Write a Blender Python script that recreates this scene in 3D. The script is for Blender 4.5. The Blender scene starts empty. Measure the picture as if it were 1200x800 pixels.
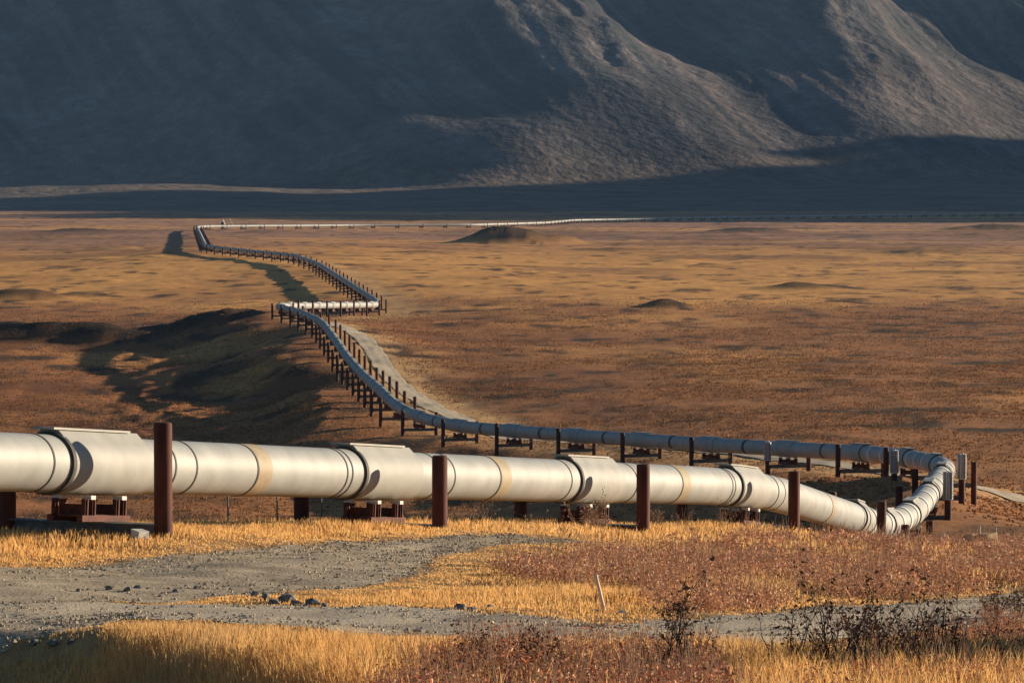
import bpy, math, random
import numpy as np

# ------------------------------------------------------------------ camera, sky, sun, exposure
scene = bpy.context.scene
C = scene.collection
CAM_Z = 32.0                      # camera height above the valley datum
F = 4166.0                        # focal length in photo pixels (photo 1200 x 800)
HORIZON = 212.0                   # photo row of the eye-level line
PITCH = math.atan((400.0 - HORIZON) / F)
SUN_AZ = math.radians(64)         # clockwise from +Y (view direction)
SUN_EL = math.radians(11)
cam_data = bpy.data.cameras.new('camera')
cam_data.sensor_width = 36.0
cam_data.lens = F / 1200.0 * 36.0
cam_data.clip_start = 0.5
cam_data.clip_end = 60000.0
cam = bpy.data.objects.new('camera', cam_data)
C.objects.link(cam)
cam.location = (0, 0, CAM_Z)
cam.rotation_euler = (math.pi / 2 - PITCH, 0, 0)
scene.camera = cam

world = bpy.data.worlds.new('World')
scene.world = world
world.use_nodes = True
wn = world.node_tree
wn.nodes.clear()
sky = wn.nodes.new('ShaderNodeTexSky')
sky.sky_type = 'NISHITA'
sky.sun_disc = False
sky.sun_elevation = SUN_EL
sky.sun_rotation = SUN_AZ
sky.altitude = 900
sky.ozone_density = 4.0
sky.dust_density = 0.3
sky.air_density = 1.2
bg = wn.nodes.new('ShaderNodeBackground')
bg.inputs['Strength'].default_value = 0.05
wo = wn.nodes.new('ShaderNodeOutputWorld')
wn.links.new(sky.outputs[0], bg.inputs[0])
wn.links.new(bg.outputs[0], wo.inputs[0])

sun_data = bpy.data.lights.new('sun', 'SUN')
sun_data.energy = 5.0
sun_data.angle = math.radians(0.53)
sun_data.color = (1.0, 0.83, 0.62)
sun = bpy.data.objects.new('sun', sun_data)
C.objects.link(sun)
sun.rotation_euler = (math.pi / 2 - SUN_EL, 0, math.pi - SUN_AZ)

scene.view_settings.view_transform = 'Standard'
scene.view_settings.look = 'None'
scene.view_settings.exposure = 0.95
scene.view_settings.gamma = 1.0
scene.view_settings.use_curve_mapping = False
scene.cycles.max_bounces = 6

R = np.random.default_rng(7)
random.seed(11)

# ------------------------------------------------------------------ helpers
def P(px, py, Y):
    """point seen at photo pixel (px, py) standing Y metres in front of the camera"""
    a = px - 600.0
    b = 400.0 - py
    yy = math.cos(PITCH) * F + math.sin(PITCH) * b
    zz = math.cos(PITCH) * b - math.sin(PITCH) * F
    k = Y / yy
    return np.array([a * k, Y, CAM_Z + zz * k])

def project(x, y, z):
    zc = z - CAM_Z
    dep = y * math.cos(PITCH) - zc * math.sin(PITCH)
    up = y * math.sin(PITCH) + zc * math.cos(PITCH)
    return 600 + F * x / dep, 400 - F * up / dep

def smooth(a, b, x):
    t = np.clip((x - a) / (b - a), 0, 1)
    return t * t * (3 - 2 * t)

_perm = np.random.default_rng(3).random(65536)
def vnoise(x, y, seed=0):
    xi = np.floor(x).astype(np.int64); yi = np.floor(y).astype(np.int64)
    fx = x - xi; fy = y - yi
    fx = fx * fx * fx * (fx * (fx * 6 - 15) + 10); fy = fy * fy * fy * (fy * (fy * 6 - 15) + 10)
    def h(i, j):
        return _perm[((i * 73856093) ^ (j * 19349663) ^ (seed * 83492791 + 1013)) & 65535]
    return (h(xi, yi) * (1 - fx) + h(xi + 1, yi) * fx) * (1 - fy) + (h(xi, yi + 1) * (1 - fx) + h(xi + 1, yi + 1) * fx) * fy
def fbm(x, y, octaves=4, seed=0, gain=0.5):
    s = 0; a = 1; n = 0
    for o in range(octaves):
        s = s + a * vnoise(x * 2 ** o + 17.3 * o, y * 2 ** o - 9.1 * o, seed + o); n += a; a *= gain
    return s / n            # 0..1

def mesh_np(name, verts, faces, mat=None, smoothed=True, col=None):
    """verts (n,3), faces (m,k) all same k"""
    me = bpy.data.meshes.new(name)
    verts = np.ascontiguousarray(verts, dtype=np.float32); faces = np.ascontiguousarray(faces, dtype=np.int32)
    m, k = faces.shape
    me.vertices.add(len(verts)); me.vertices.foreach_set('co', verts.ravel())
    me.loops.add(m * k); me.loops.foreach_set('vertex_index', faces.ravel())
    me.polygons.add(m)
    me.polygons.foreach_set('loop_start', np.arange(0, m * k, k, dtype=np.int32))
    me.polygons.foreach_set('loop_total', np.full(m, k, dtype=np.int32))
    me.polygons.foreach_set('use_smooth', np.full(m, smoothed, dtype=bool))
    me.update(calc_edges=True); me.validate()
    if col is not None:
        at = me.color_attributes.new('Col', 'FLOAT_COLOR', 'POINT')
        c4 = np.ones((len(verts), 4), dtype=np.float32); c4[:, :3] = col
        at.data.foreach_set('color', c4.ravel())
    if mat: me.materials.append(mat)
    return me

class MB:
    """collects simple solids into one mesh"""
    def __init__(self): self.v = []; self.f = []; self.sm = []
    def add(self, verts, faces, sm=False):
        o = len(self.v); self.v += [tuple(p) for p in verts]
        self.f += [tuple(i + o for i in f) for f in faces]; self.sm += [sm] * len(faces)
    def box(self, c, s):
        x, y, z = c; a, b, d = s[0] / 2, s[1] / 2, s[2] / 2
        v = [(x + i * a, y + j * b, z + k * d) for k in (-1, 1) for i, j in ((-1, -1), (1, -1), (1, 1), (-1, 1))]
        self.add(v, [(0, 3, 2, 1), (4, 5, 6, 7), (0, 1, 5, 4), (1, 2, 6, 5), (2, 3, 7, 6), (3, 0, 4, 7)])
    def tube(self, p0, p1, r0, r1, n=6, cap=True):
        p0 = np.array(p0, float); p1 = np.array(p1, float); d = p1 - p0; L = np.linalg.norm(d)
        if L < 1e-6: return
        d /= L; a = np.cross(d, [0, 0, 1] if abs(d[2]) < .9 else [1, 0, 0]); a /= np.linalg.norm(a); b = np.cross(d, a)
        v = []
        for p, r in ((p0, r0), (p1, r1)):
            for i in range(n):
                t = 2 * math.pi * i / n; v.append(p + r * (math.cos(t) * a + math.sin(t) * b))
        fs = [(i, n + i, n + (i + 1) % n, (i + 1) % n) for i in range(n)]
        self.add(v, fs, True)
        if cap:
            self.add(v[n:], [tuple(range(n - 1, -1, -1))]); self.add(v[:n], [tuple(range(n))])
    def lathe(self, prof, n=20, c=(0, 0)):
        v = []; m = len(prof)
        for r, z in prof:
            for i in range(n):
                t = 2 * math.pi * i / n; v.append((c[0] + r * math.cos(t), c[1] + r * math.sin(t), z))
        fs = [(j * n + i, j * n + (i + 1) % n, (j + 1) * n + (i + 1) % n, (j + 1) * n + i) for j in range(m - 1) for i in range(n)]
        self.add(v, fs, True)
        self.add(v[-n:], [tuple(range(n))]); self.add(v[:n], [tuple(range(n - 1, -1, -1))])
    def mesh(self, name, mat):
        me = bpy.data.meshes.new(name); me.from_pydata(self.v, [], self.f); me.update()
        me.polygons.foreach_set('use_smooth', self.sm); me.materials.append(mat)
        return me

def obj(name, me, parent=None, loc=(0, 0, 0), rot=(0, 0, 0)):
    o = bpy.data.objects.new(name, me); C.objects.link(o)
    if parent: o.parent = parent
    o.location = loc; o.rotation_euler = rot
    return o
def tag(o, label=None, cat=None, group=None, kind=None):
    if label: o['label'] = label
    if cat: o['category'] = cat
    if group: o['group'] = group
    if kind: o['kind'] = kind
    return o
def empty(name, loc, rz=0):
    return obj(name, None, None, loc, (0, 0, rz))

# ------------------------------------------------------------------ materials
def mat_new(name, rough=0.9, metal=0.0):
    m = bpy.data.materials.new(name); m.use_nodes = True
    b = m.node_tree.nodes['Principled BSDF']
    b.inputs['Roughness'].default_value = rough; b.inputs['Metallic'].default_value = metal
    b.inputs['Specular IOR Level'].default_value = 0.25
    return m, m.node_tree, b
def noisy(name, c0, c1, scale, rough=0.8, metal=0.0, bump=0.0, detail=6, stretch=(1, 1, 1), lo=.35, hi=.65, spec=None, bscale=None):
    m, t, b = mat_new(name, rough, metal)
    tc = t.nodes.new('ShaderNodeTexCoord'); mp = t.nodes.new('ShaderNodeMapping'); mp.inputs['Scale'].default_value = stretch
    n = t.nodes.new('ShaderNodeTexNoise'); n.inputs['Scale'].default_value = scale; n.inputs['Detail'].default_value = detail
    r = t.nodes.new('ShaderNodeValToRGB')
    r.color_ramp.elements[0].position = lo; r.color_ramp.elements[0].color = (*c0, 1)
    r.color_ramp.elements[1].position = hi; r.color_ramp.elements[1].color = (*c1, 1)
    t.links.new(tc.outputs['Object'], mp.inputs[0]); t.links.new(mp.outputs[0], n.inputs['Vector'])
    t.links.new(n.outputs['Fac'], r.inputs[0]); t.links.new(r.outputs[0], b.inputs['Base Color'])
    if spec is not None: b.inputs['Specular IOR Level'].default_value = spec
    if bump:
        bp = t.nodes.new('ShaderNodeBump'); bp.inputs['Strength'].default_value = bump; bp.inputs['Distance'].default_value = 0.05
        src = n
        if bscale:
            src = t.nodes.new('ShaderNodeTexNoise'); src.inputs['Scale'].default_value = bscale; src.inputs['Detail'].default_value = 5
            t.links.new(mp.outputs[0], src.inputs['Vector'])
        t.links.new(src.outputs['Fac'], bp.inputs['Height']); t.links.new(bp.outputs[0], b.inputs['Normal'])
    return m
def attr_mat(name, rough=1.0, noise=None, trans=0.0, bump=None, spec=0.1):
    """colour from the Col attribute, broken up by noise = (scale, low, high)"""
    m, t, b = mat_new(name, rough); b.inputs['Specular IOR Level'].default_value = spec
    a = t.nodes.new('ShaderNodeAttribute'); a.attribute_name = 'Col'
    out = a.outputs['Color']
    tc = t.nodes.new('ShaderNodeTexCoord')
    for (sc, lo, hi) in (noise or []):
        n = t.nodes.new('ShaderNodeTexNoise'); n.inputs['Scale'].default_value = sc; n.inputs['Detail'].default_value = 4
        t.links.new(tc.outputs['Object'], n.inputs['Vector'])
        mr = t.nodes.new('ShaderNodeMapRange'); mr.inputs['From Min'].default_value = .3; mr.inputs['From Max'].default_value = .7
        mr.inputs['To Min'].default_value = lo; mr.inputs['To Max'].default_value = hi
        t.links.new(n.outputs['Fac'], mr.inputs['Value'])
        mx = t.nodes.new('ShaderNodeMix'); mx.data_type = 'RGBA'; mx.blend_type = 'MULTIPLY'; mx.inputs['Factor'].default_value = 1
        t.links.new(out, mx.inputs['A']); t.links.new(mr.outputs[0], mx.inputs['B']); out = mx.outputs['Result']
    t.links.new(out, b.inputs['Base Color'])
    if bump:
        n = t.nodes.new('ShaderNodeTexNoise'); n.inputs['Scale'].default_value = bump[0]; n.inputs['Detail'].default_value = 6
        t.links.new(tc.outputs['Object'], n.inputs['Vector'])
        bp = t.nodes.new('ShaderNodeBump'); bp.inputs['Strength'].default_value = bump[1]; bp.inputs['Distance'].default_value = bump[2]
        t.links.new(n.outputs['Fac'], bp.inputs['Height']); t.links.new(bp.outputs[0], b.inputs['Normal'])
    if trans:
        tl = t.nodes.new('ShaderNodeBsdfTranslucent'); t.links.new(out, tl.inputs['Color'])
        ms = t.nodes.new('ShaderNodeMixShader'); ms.inputs[0].default_value = trans
        t.links.new(b.outputs[0], ms.inputs[1]); t.links.new(tl.outputs[0], ms.inputs[2])
        t.links.new(ms.outputs[0], t.nodes['Material Output'].inputs['Surface'])
    return m

M_pipe = noisy('galvanised_cladding', (.28, .282, .265), (.37, .37, .345), 1.1, .6, .1, .06, stretch=(1, 1, 1), lo=.3, hi=.7, spec=.25, bscale=9)
M_sleeve = noisy('painted_sleeve', (.32, .315, .288), (.38, .37, .335), 1.6, .62, .03, .03, spec=.2)
M_band = noisy('tan_band', (.31, .245, .155), (.37, .30, .20), 3, .6)
M_dark = noisy('dark_seam', (.05, .05, .045), (.09, .085, .075), 4, .7)
M_rust = noisy('rusty_steel', (.045, .015, .010), (.10, .030, .017), 3.0, .75, .0, .25, stretch=(1, 1, .35), spec=.2)
M_shoe = noisy('red_oxide_steel', (.06, .020, .013), (.13, .04, .022), 5, .75, .0, .1)
M_beam = noisy('grey_beam', (.10, .105, .11), (.17, .17, .165), 3, .6, .2)
M_fin = noisy('aluminium_fins', (.50, .50, .50), (.62, .61, .59), 4, .35, .6)
M_white = noisy('white_paint', (.50, .48, .43), (.60, .58, .52), 6, .6)
M_road = noisy('gravel', (.29, .22, .14), (.50, .395, .26), 1.1, 1.0, 0, .5, detail=10, bscale=14)
M_road2 = noisy('pale_gravel', (.42, .335, .225), (.58, .47, .32), .8, 1.0, 0, .4, detail=10, bscale=14)
M_gravel = noisy('loose_stones', (.24, .19, .13), (.50, .41, .29), 3, 1.0)
M_stone = noisy('stone', (.06, .06, .06), (.30, .28, .25), 5, .95, 0, .4)
M_stake = noisy('faded_stake', (.72, .50, .36), (.82, .62, .48), 6, .7)
M_block = noisy('tan_block', (.42, .29, .15), (.54, .38, .22), 4, .9, 0, .3)
M_bark = noisy('bark', (.045, .032, .025), (.10, .07, .05), 10, .9)
M_twig = noisy('pale_twig', (.20, .13, .09), (.36, .25, .17), 6, .9)
M_leafd = noisy('dark_leaf', (.07, .038, .024), (.19, .095, .05), 8, .8)
M_leafr = noisy('rust_leaf', (.10, .035, .018), (.26, .11, .05), 5, .8)
M_leafp = noisy('dry_leaf', (.22, .13, .08), (.42, .28, .17), 5, .85)
M_ground = attr_mat('tundra', 1.0, [(0.22, .82, 1.16), (1.7, .80, 1.18)], bump=(1.3, .5, .2))
M_grass = attr_mat('dry_grass', .8, None, trans=.45)
M_brush = attr_mat('brush_leaves', .85, None, trans=.2)
M_tuss = attr_mat('tussock', 1.0, None, trans=.1)
M_mount = attr_mat('mountain_rock', 1.0, [(0.012, .7, 1.3), (0.06, .72, 1.28), (.3, .72, 1.28)], bump=(.07, .8, 5.0))

# ------------------------------------------------------------------ pipeline course (photo pixel of pipe centre, metres away)
def straight(p0, p1, Y):
    t = (Y - p0[1]) / (p1[1] - p0[1]); return p0 + (p1 - p0) * t
a0, a1 = P(20, 541.5, 85.7), P(790, 567.5, 130)
course = [straight(a0, a1, 70), straight(a0, a1, 139)]
for q in [(958, 594, 153), (1037, 618, 188), (1072, 600, 206), (1088, 578, 224), (1104, 557, 246), (1111, 547, 265), (1062, 536, 293),
          (1017, 531, 316), (925, 526, 333), (833, 521, 350), (752, 515.5, 367), (676, 510.5, 384), (602, 505, 401), (537, 500, 418),
          (485, 487, 438), (462, 474, 456), (450, 461, 478), (426, 440, 530), (408, 420, 575), (393, 398, 620), (378, 378, 670),
          (351, 366, 715), (325, 359.5, 752), (330, 358.5, 766), (445, 357, 858), (438, 351, 880), (402, 328, 1015), (372, 309, 1150), (345, 300, 1230),
          (300, 295.5, 1310), (262, 291.5, 1380), (241, 288.5, 1420), (231, 266.5, 2110), (236, 265.2, 2150), (420, 264.0, 2280), (560, 263.4, 2330),
          (640, 261, 2450), (672, 258.0, 2600), (900, 254.0, 2850), (1230, 249.5, 3080), (1500, 246, 3250)]:
    course.append(P(*q))
def fillet(pts):
    out = [pts[0]]
    for i in range(1, len(pts) - 1):
        p, a, b = pts[i], pts[i - 1], pts[i + 1]
        la = np.linalg.norm(a - p); lb = np.linalg.norm(b - p)
        r = min(.48 * la, .48 * lb, 14)
        q0 = p + (a - p) / la * r; q1 = p + (b - p) / lb * r
        ang = math.acos(np.clip(np.dot(a - p, b - p) / la / lb, -1, 1))
        n = 3 if ang > 2.9 else 9
        for k in range(n + 1):
            t = k / n; out.append((1 - t) ** 2 * q0 + 2 * t * (1 - t) * p + t * t * q1)
    out.append(pts[-1]); return np.array(out)
PATH = fillet(course)
PS = np.concatenate([[0], np.cumsum(np.linalg.norm(np.diff(PATH, axis=0), axis=1))])
def path_at(s):
    p = np.array([np.interp(s, PS, PATH[:, k]) for k in range(3)])
    d = .8
    t = np.array([np.interp(s + d, PS, PATH[:, k]) - np.interp(s - d, PS, PATH[:, k]) for k in range(3)])
    return p, t / np.linalg.norm(t)
def s_of_Y(Y): # first station where the course passes depth Y
    i = np.argmax(PATH[:, 1] >= Y); y0, y1 = PATH[i - 1, 1], PATH[i, 1]
    return PS[i - 1] + (PS[i] - PS[i - 1]) * (Y - y0) / (y1 - y0)

# ------------------------------------------------------------------ terrain height
ctrl = []
def cp(px, py, Y): q = P(px, py, Y); ctrl.append((q[0], q[1], q[2]))
def ch(px, H, Y): q = P(px, 0, Y); ctrl.append((q[0], Y, CAM_Z - H))
for px in (-150, 150, 450, 750, 1050, 1350):
    ch(px, 1.7, 2.5); ch(px, 4.2, 20)
    for py, Y in ((800, 48), (750, 57), (715, 65.5)): cp(px, py, Y)
for px, rows in {-150: [(640, 80)], 100: [(680, 74), (650, 83)], 350: [(678, 75), (640, 89)], 600: [(678, 78), (640, 97)],
                 800: [(680, 80), (640, 108)], 1000: [(680, 82), (655, 103), (640, 130)], 1200: [(680, 82), (655, 105), (642, 140)],
                 1350: [(680, 82), (642, 140)]}.items():
    for py, Y in rows: cp(px, py, Y)
for px, py, Y in ((189, 629, 88.2), (514, 621, 104.4), (751, 624, 120.8), (937, 629, 137), (40, 628, 92), (300, 620, 101), (500, 614, 114), (650, 615, 122), (830, 621, 138)):
    cp(px, py, Y)
for px in (1560, 1700):
    for H, Y in ((4.2, 20), (6.6, 48), (7.3, 57), (8.1, 65.5), (9, 82), (15, 145)): ch(px, H, Y)
for px in (-150, 100, 300, 500):
    for H, Y in ((16.2, 150), (22.5, 200), (30, 290), (33.2, 380)): ch(px, H, Y)
for H, Y in ((17.6, 165), (24, 220), (29, 300)): ch(700, H, Y)
for H, Y in ((19.8, 190), (25, 245)): ch(900, H, Y)
for px, py, Y in ((1150, 640, 155), (1080, 643, 160), (1120, 638, 205), (1200, 626, 195), (1200, 610, 250), (1350, 620, 220), (1141, 597, 275), (1200, 590, 305), (1350, 570, 330),
                  (900, 500, 420), (1200, 500, 415), (1350, 500, 415), (1000, 450, 530), (700, 450, 540), (600, 455, 535), (1300, 450, 530),
                  (800, 400, 690), (1200, 400, 690), (600, 400, 690), (520, 398, 700), (600, 362, 860), (900, 350, 930), (1250, 350, 930), (520, 345, 960)):
    cp(px, py, Y)
for px in (-150, 50, 250): ch(px, 34.2, 450); ch(px - 30, 34.6, 520); ch(px - 40, 34.4, 620); ch(px - 60, 33.8, 720); ch(px - 60, 32.6, 860); ch(px - 60, 31.8, 1000)
ch(300, 34.8, 520); ch(285, 34.6, 600); ch(255, 34.2, 680)
for px in (-200, 50, 600, 800, 1000, 1300): cp(px, 300, 1450)
for px in (-200, 50, 450, 700, 1000, 1300): cp(px, 275, 2050)
for px in (-200, 50, 450, 700, 1000, 1300): ch(px, 31.3, 2650)
for px in (-200, 50, 400, 700, 1000, 1300): ch(px, 31.3, 3100); ch(px, 30, 3700); ch(px, 30, 6000); ch(px, 30, 10000)
for s in list(np.arange(s_of_Y(165), s_of_Y(1400), 16.0)):       # ground under the pipe
    p, t = path_at(s)
    hgt = 1.75 if p[1] < 300 else 2.3
    if p[1] > 440: hgt = 2.5
    ctrl.append((p[0], p[1], p[2] - hgt))
    if 440 < p[1] < 760:                                         # the ridge the pipe climbs, with the road on its right shoulder
        ctrl.append((p[0] + 13, p[1], p[2] - hgt - .6))
        ctrl.append((p[0] - 9, p[1], p[2] - hgt - .35 - 2.6 * max(0, math.sin(p[1] / 21.0)) ** 2 * float(smooth(470, 520, p[1]))))
for s in np.arange(s_of_Y(1450), s_of_Y(2800), 60.0):
    p, t = path_at(s); ctrl.append((p[0], p[1], p[2] - 2.4))
CT = np.array(ctrl)
def warp(x, y):
    yy = np.maximum(y, 1.5); u = np.clip(x / yy, -.34, .34)
    return 12 * u, 4 * np.log(yy)
def tps_k(r2): return np.where(r2 > 0, r2 * np.log(np.maximum(r2, 1e-12)), 0)
cu, cv = warp(CT[:, 0], CT[:, 1])
_n = len(CT)
K = tps_k((cu[:, None] - cu) ** 2 + (cv[:, None] - cv) ** 2) + np.eye(_n) * 2e-3
Pm = np.stack([np.ones(_n), cu, cv], 1)
A = np.block([[K, Pm], [Pm.T, np.zeros((3, 3))]])
W = np.linalg.solve(A, np.concatenate([CT[:, 2], np.zeros(3)]))
def base_height(x, y):
    x = np.asarray(x, float); y = np.asarray(y, float); out = np.empty(x.shape)
    xf, yf, of = x.ravel(), y.ravel(), out.ravel()
    for i in range(0, len(xf), 40000):
        u, v = warp(xf[i:i + 40000], yf[i:i + 40000])
        k = tps_k((u[:, None] - cu) ** 2 + (v[:, None] - cv) ** 2)
        of[i:i + 40000] = k @ W[:_n] + W[_n] + W[_n + 1] * u + W[_n + 2] * v
    return of.reshape(x.shape)
def bump_at(x, y, cx, cy, rx, ry, h, rot=0.0, pw=2.0):
    dx, dy = x - cx, y - cy; c, s = math.cos(rot), math.sin(rot)
    a = (dx * c + dy * s) / rx; b = (-dx * s + dy * c) / ry
    return h * np.exp(-(a * a + b * b) ** (pw / 2))
MOUNDS = [  # px, Y, half width, half depth, height, rotation
    (600, 1760, 19, 10, 7.4, .1), (648, 1772, 15, 9, 4.4, .1), (570, 1765, 12, 8, 3.6, 0), (782, 865, 5.5, 7, 2.2, .3), (940, 1010, 9.5, 9, 2.0, 0), (985, 1020, 5, 7, .9, 0),
    (20, 965, 12, 8, 3.0, 0), (95, 985, 9, 7, 1.6, 0), (120, 742, 12, 6, 2.7, 0), (45, 745, 13, 7, 3.3, .1), (200, 752, 13, 6, 2.3, 0), (-40, 745, 12, 7, 3.0, 0), (270, 757, 10, 6, 1.9, 0),
    (880, 2140, 22, 30, 3, 0), (1170, 2250, 30, 40, 4, 0), (1010, 1900, 14, 20, 1.6, 0), (720, 1580, 16, 20, 1.5, 0), (1080, 1500, 20, 25, 1.6, 0), (830, 1280, 6, 8, 1.0, 0),
    (90, 2150, 20, 30, 2.2, 0), (300, 2050, 14, 20, 1.5, 0), (500, 1480, 12, 16, 1.0, 0), (1110, 1180, 16, 10, 1.2, 0), (1150, 560, 7, 4, .8, 0), (1000, 600, 8, 4, .7, 0), (560, 760, 12, 8, 1.2, 0), (640, 770, 10, 8, .8, 0)]
MP = [(P(px, 0, Y)[0], Y, rx, ry, h, r) for px, Y, rx, ry, h, r in MOUNDS]

road_lines = []     # (xy points, half width) filled in below, used to press the terrain down under the roads
def seg_dist(x, y, pts):
    d = np.full(np.shape(x), 1e9)
    for (ax, ay), (bx, by) in zip(pts[:-1], pts[1:]):
        vx, vy = bx - ax, by - ay; L = max(vx * vx + vy * vy, 1e-9)
        t = np.clip(((x - ax) * vx + (y - ay) * vy) / L, 0, 1)
        d = np.minimum(d, np.hypot(x - ax - t * vx, y - ay - t * vy))
    return d
PXY = PATH[::2, :2]
_oo = np.argsort(PATH[:, 1]); _RY, _RX = PATH[_oo, 1], PATH[_oo, 0]
def height(x, y, fine=True):
    x = np.asarray(x, float); y = np.asarray(y, float)
    z = base_height(x, y)
    rough_ = .8 + .4 * fbm(x / 8, y / 8, 3, 23)
    for m in MP: z = z + bump_at(x, y, *m[:4], m[4], m[5]) * rough_
    z = z + bump_at(x, y, 14.2, 54.0, 2.6, 4.3, 2.9)                                                        # unseen knoll added beyond the right edge to shade the corner
    z = z - 2.4 * smooth(-2.9, -6.2, x + .33 * (y - 48.5)) * smooth(59.5, 55.5, y + .25 * (x + 6)) * smooth(20, 36, y)   # hollow at the lower left
    near = smooth(150, 60, y)
    z = z + (fbm(x / 9, y / 9, 3, 5) - .5) * (.35 + .35 * (1 - near)) * smooth(20, 50, y)
    far = smooth(700, 1300, y) * smooth(3600, 3000, y)
    hm = fbm(x / 34, y / 60, 3, 31)
    z = z + far * (np.maximum(0, hm - .66) * 4 + (fbm(x / 150, y / 260, 3, 41) - .5) * .9)
    px_ = x - np.interp(y, _RY, _RX)
    bank = smooth(-4, -10, px_) * smooth(-48, -30, px_) * smooth(440, 480, y) * smooth(790, 740, y)
    z = z + bank * (fbm(x / 6, y / 10, 4, 27) - .5) * 2.2
    if fine:
        mid = smooth(120, 190, y)
        z = z + mid * (fbm(x / 2.2, y / 2.8, 2, 9) - .5) * (.10 + .10 * smooth(900, 400, y)) + (1 - mid) * (fbm(x / 1.1, y / 1.1, 3, 13) - .5) * .16
    return z
def ground_z(x, y): return float(height(np.array([x]), np.array([y]))[0])
def ground_hit(px, py):
    """where the line of sight through a photo pixel meets the smooth ground"""
    Ys = np.geomspace(30, 3300, 700)
    d = P(px, py, 1.0) - np.array([0, 0, CAM_Z])
    g = height(d[0] * Ys, Ys, False); r = CAM_Z + d[2] * Ys
    hit = np.nonzero(r <= g)[0]
    i = hit[0] if len(hit) else len(Ys) - 1
    if i == 0: return np.array([d[0] * Ys[0], Ys[0]])
    a0_, b0_ = r[i - 1] - g[i - 1], r[i] - g[i]
    t = a0_ / (a0_ - b0_) if a0_ != b0_ else 0
    Y = Ys[i - 1] + t * (Ys[i] - Ys[i - 1])
    return np.array([d[0] * Y, Y])

def densify(pts, step):
    pts = np.array(pts, float)
    for _ in range(2):                           # soften the corners
        q = [pts[0]]
        for a, b in zip(pts[:-1], pts[1:]): q += [a * .75 + b * .25, a * .25 + b * .75]
        pts = np.array(q + [pts[-1]])
    s = np.concatenate([[0], np.cumsum(np.linalg.norm(np.diff(pts, axis=0), axis=1))])
    t = np.arange(0, s[-1], step)
    return np.stack([np.interp(t, s, pts[:, 0]), np.interp(t, s, pts[:, 1])], 1)

front = [ground_hit(*q) for q in ((-160, 730), (-60, 726), (0, 724), (150, 716), (300, 718), (450, 729), (600, 739), (700, 744), (800, 743), (900, 735), (1000, 725), (1100, 715), (1200, 707), (1300, 698), (1420, 690))]
upper = [ground_hit(*q) for q in ((-160, 690), (-60, 689), (0, 688), (100, 684), (200, 678), (300, 666), (400, 651), (480, 640), (560, 634), (640, 631))]
pad = [ground_hit(*q) for q in ((-160, 748), (-60, 743), (20, 735), (110, 718))]
access = [P(380, 0, 735)[:2], P(402, 0, 705)[:2], P(424, 0, 670)[:2], P(439, 0, 630)[:2], P(449, 0, 590)[:2], P(470, 0, 545)[:2], P(505, 0, 500)[:2], P(548, 0, 462)[:2],
          P(640, 0, 425)[:2], P(760, 0, 395)[:2], P(880, 0, 368)[:2], P(1010, 0, 340)[:2], P(1130, 0, 318)[:2], P(1250, 0, 300)[:2]]
ROADS = [('gravel_road', densify(front, .4), lambda t: 2.3 + 0 * t, M_road2, .045, 'pale front gravel track'),
         ('gravel_track', densify(upper, .4), lambda t: np.interp(t, [0, .22, .42, .6, .8, 1], [4.6, 4.3, 2.9, 1.7, 1.3, 1.1]), M_road, .030, 'upper track'),
         ('gravel_verge', densify(pad, .4), lambda t: 1.6 - .6 * t, M_road, .037, 'verge'),
         ('access_road', densify(access, 1.5), lambda t: 1.75 + 0 * t, M_road2, .10, 'access road')]
def road_depth(x, y):
    """metres inside the nearest road edge (negative outside)"""
    best = np.full(np.shape(x), -1e9)
    for nm, ln, wf, *_ in ROADS:
        w = wf(np.linspace(0, 1, len(ln))); ii = list(range(0, len(ln), max(1, len(ln) // 60))) + [len(ln) - 1]
        for i, j in zip(ii[:-1], ii[1:]):
            if i == j: continue
            (ax, ay), (bx, by) = ln[i], ln[j]; vx, vy = bx - ax, by - ay; L = max(vx * vx + vy * vy, 1e-9)
            t = np.clip(((x - ax) * vx + (y - ay) * vy) / L, 0, 1)
            best = np.maximum(best, w[i] + (w[j] - w[i]) * t - np.hypot(x - ax - t * vx, y - ay - t * vy))
    return best

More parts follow.
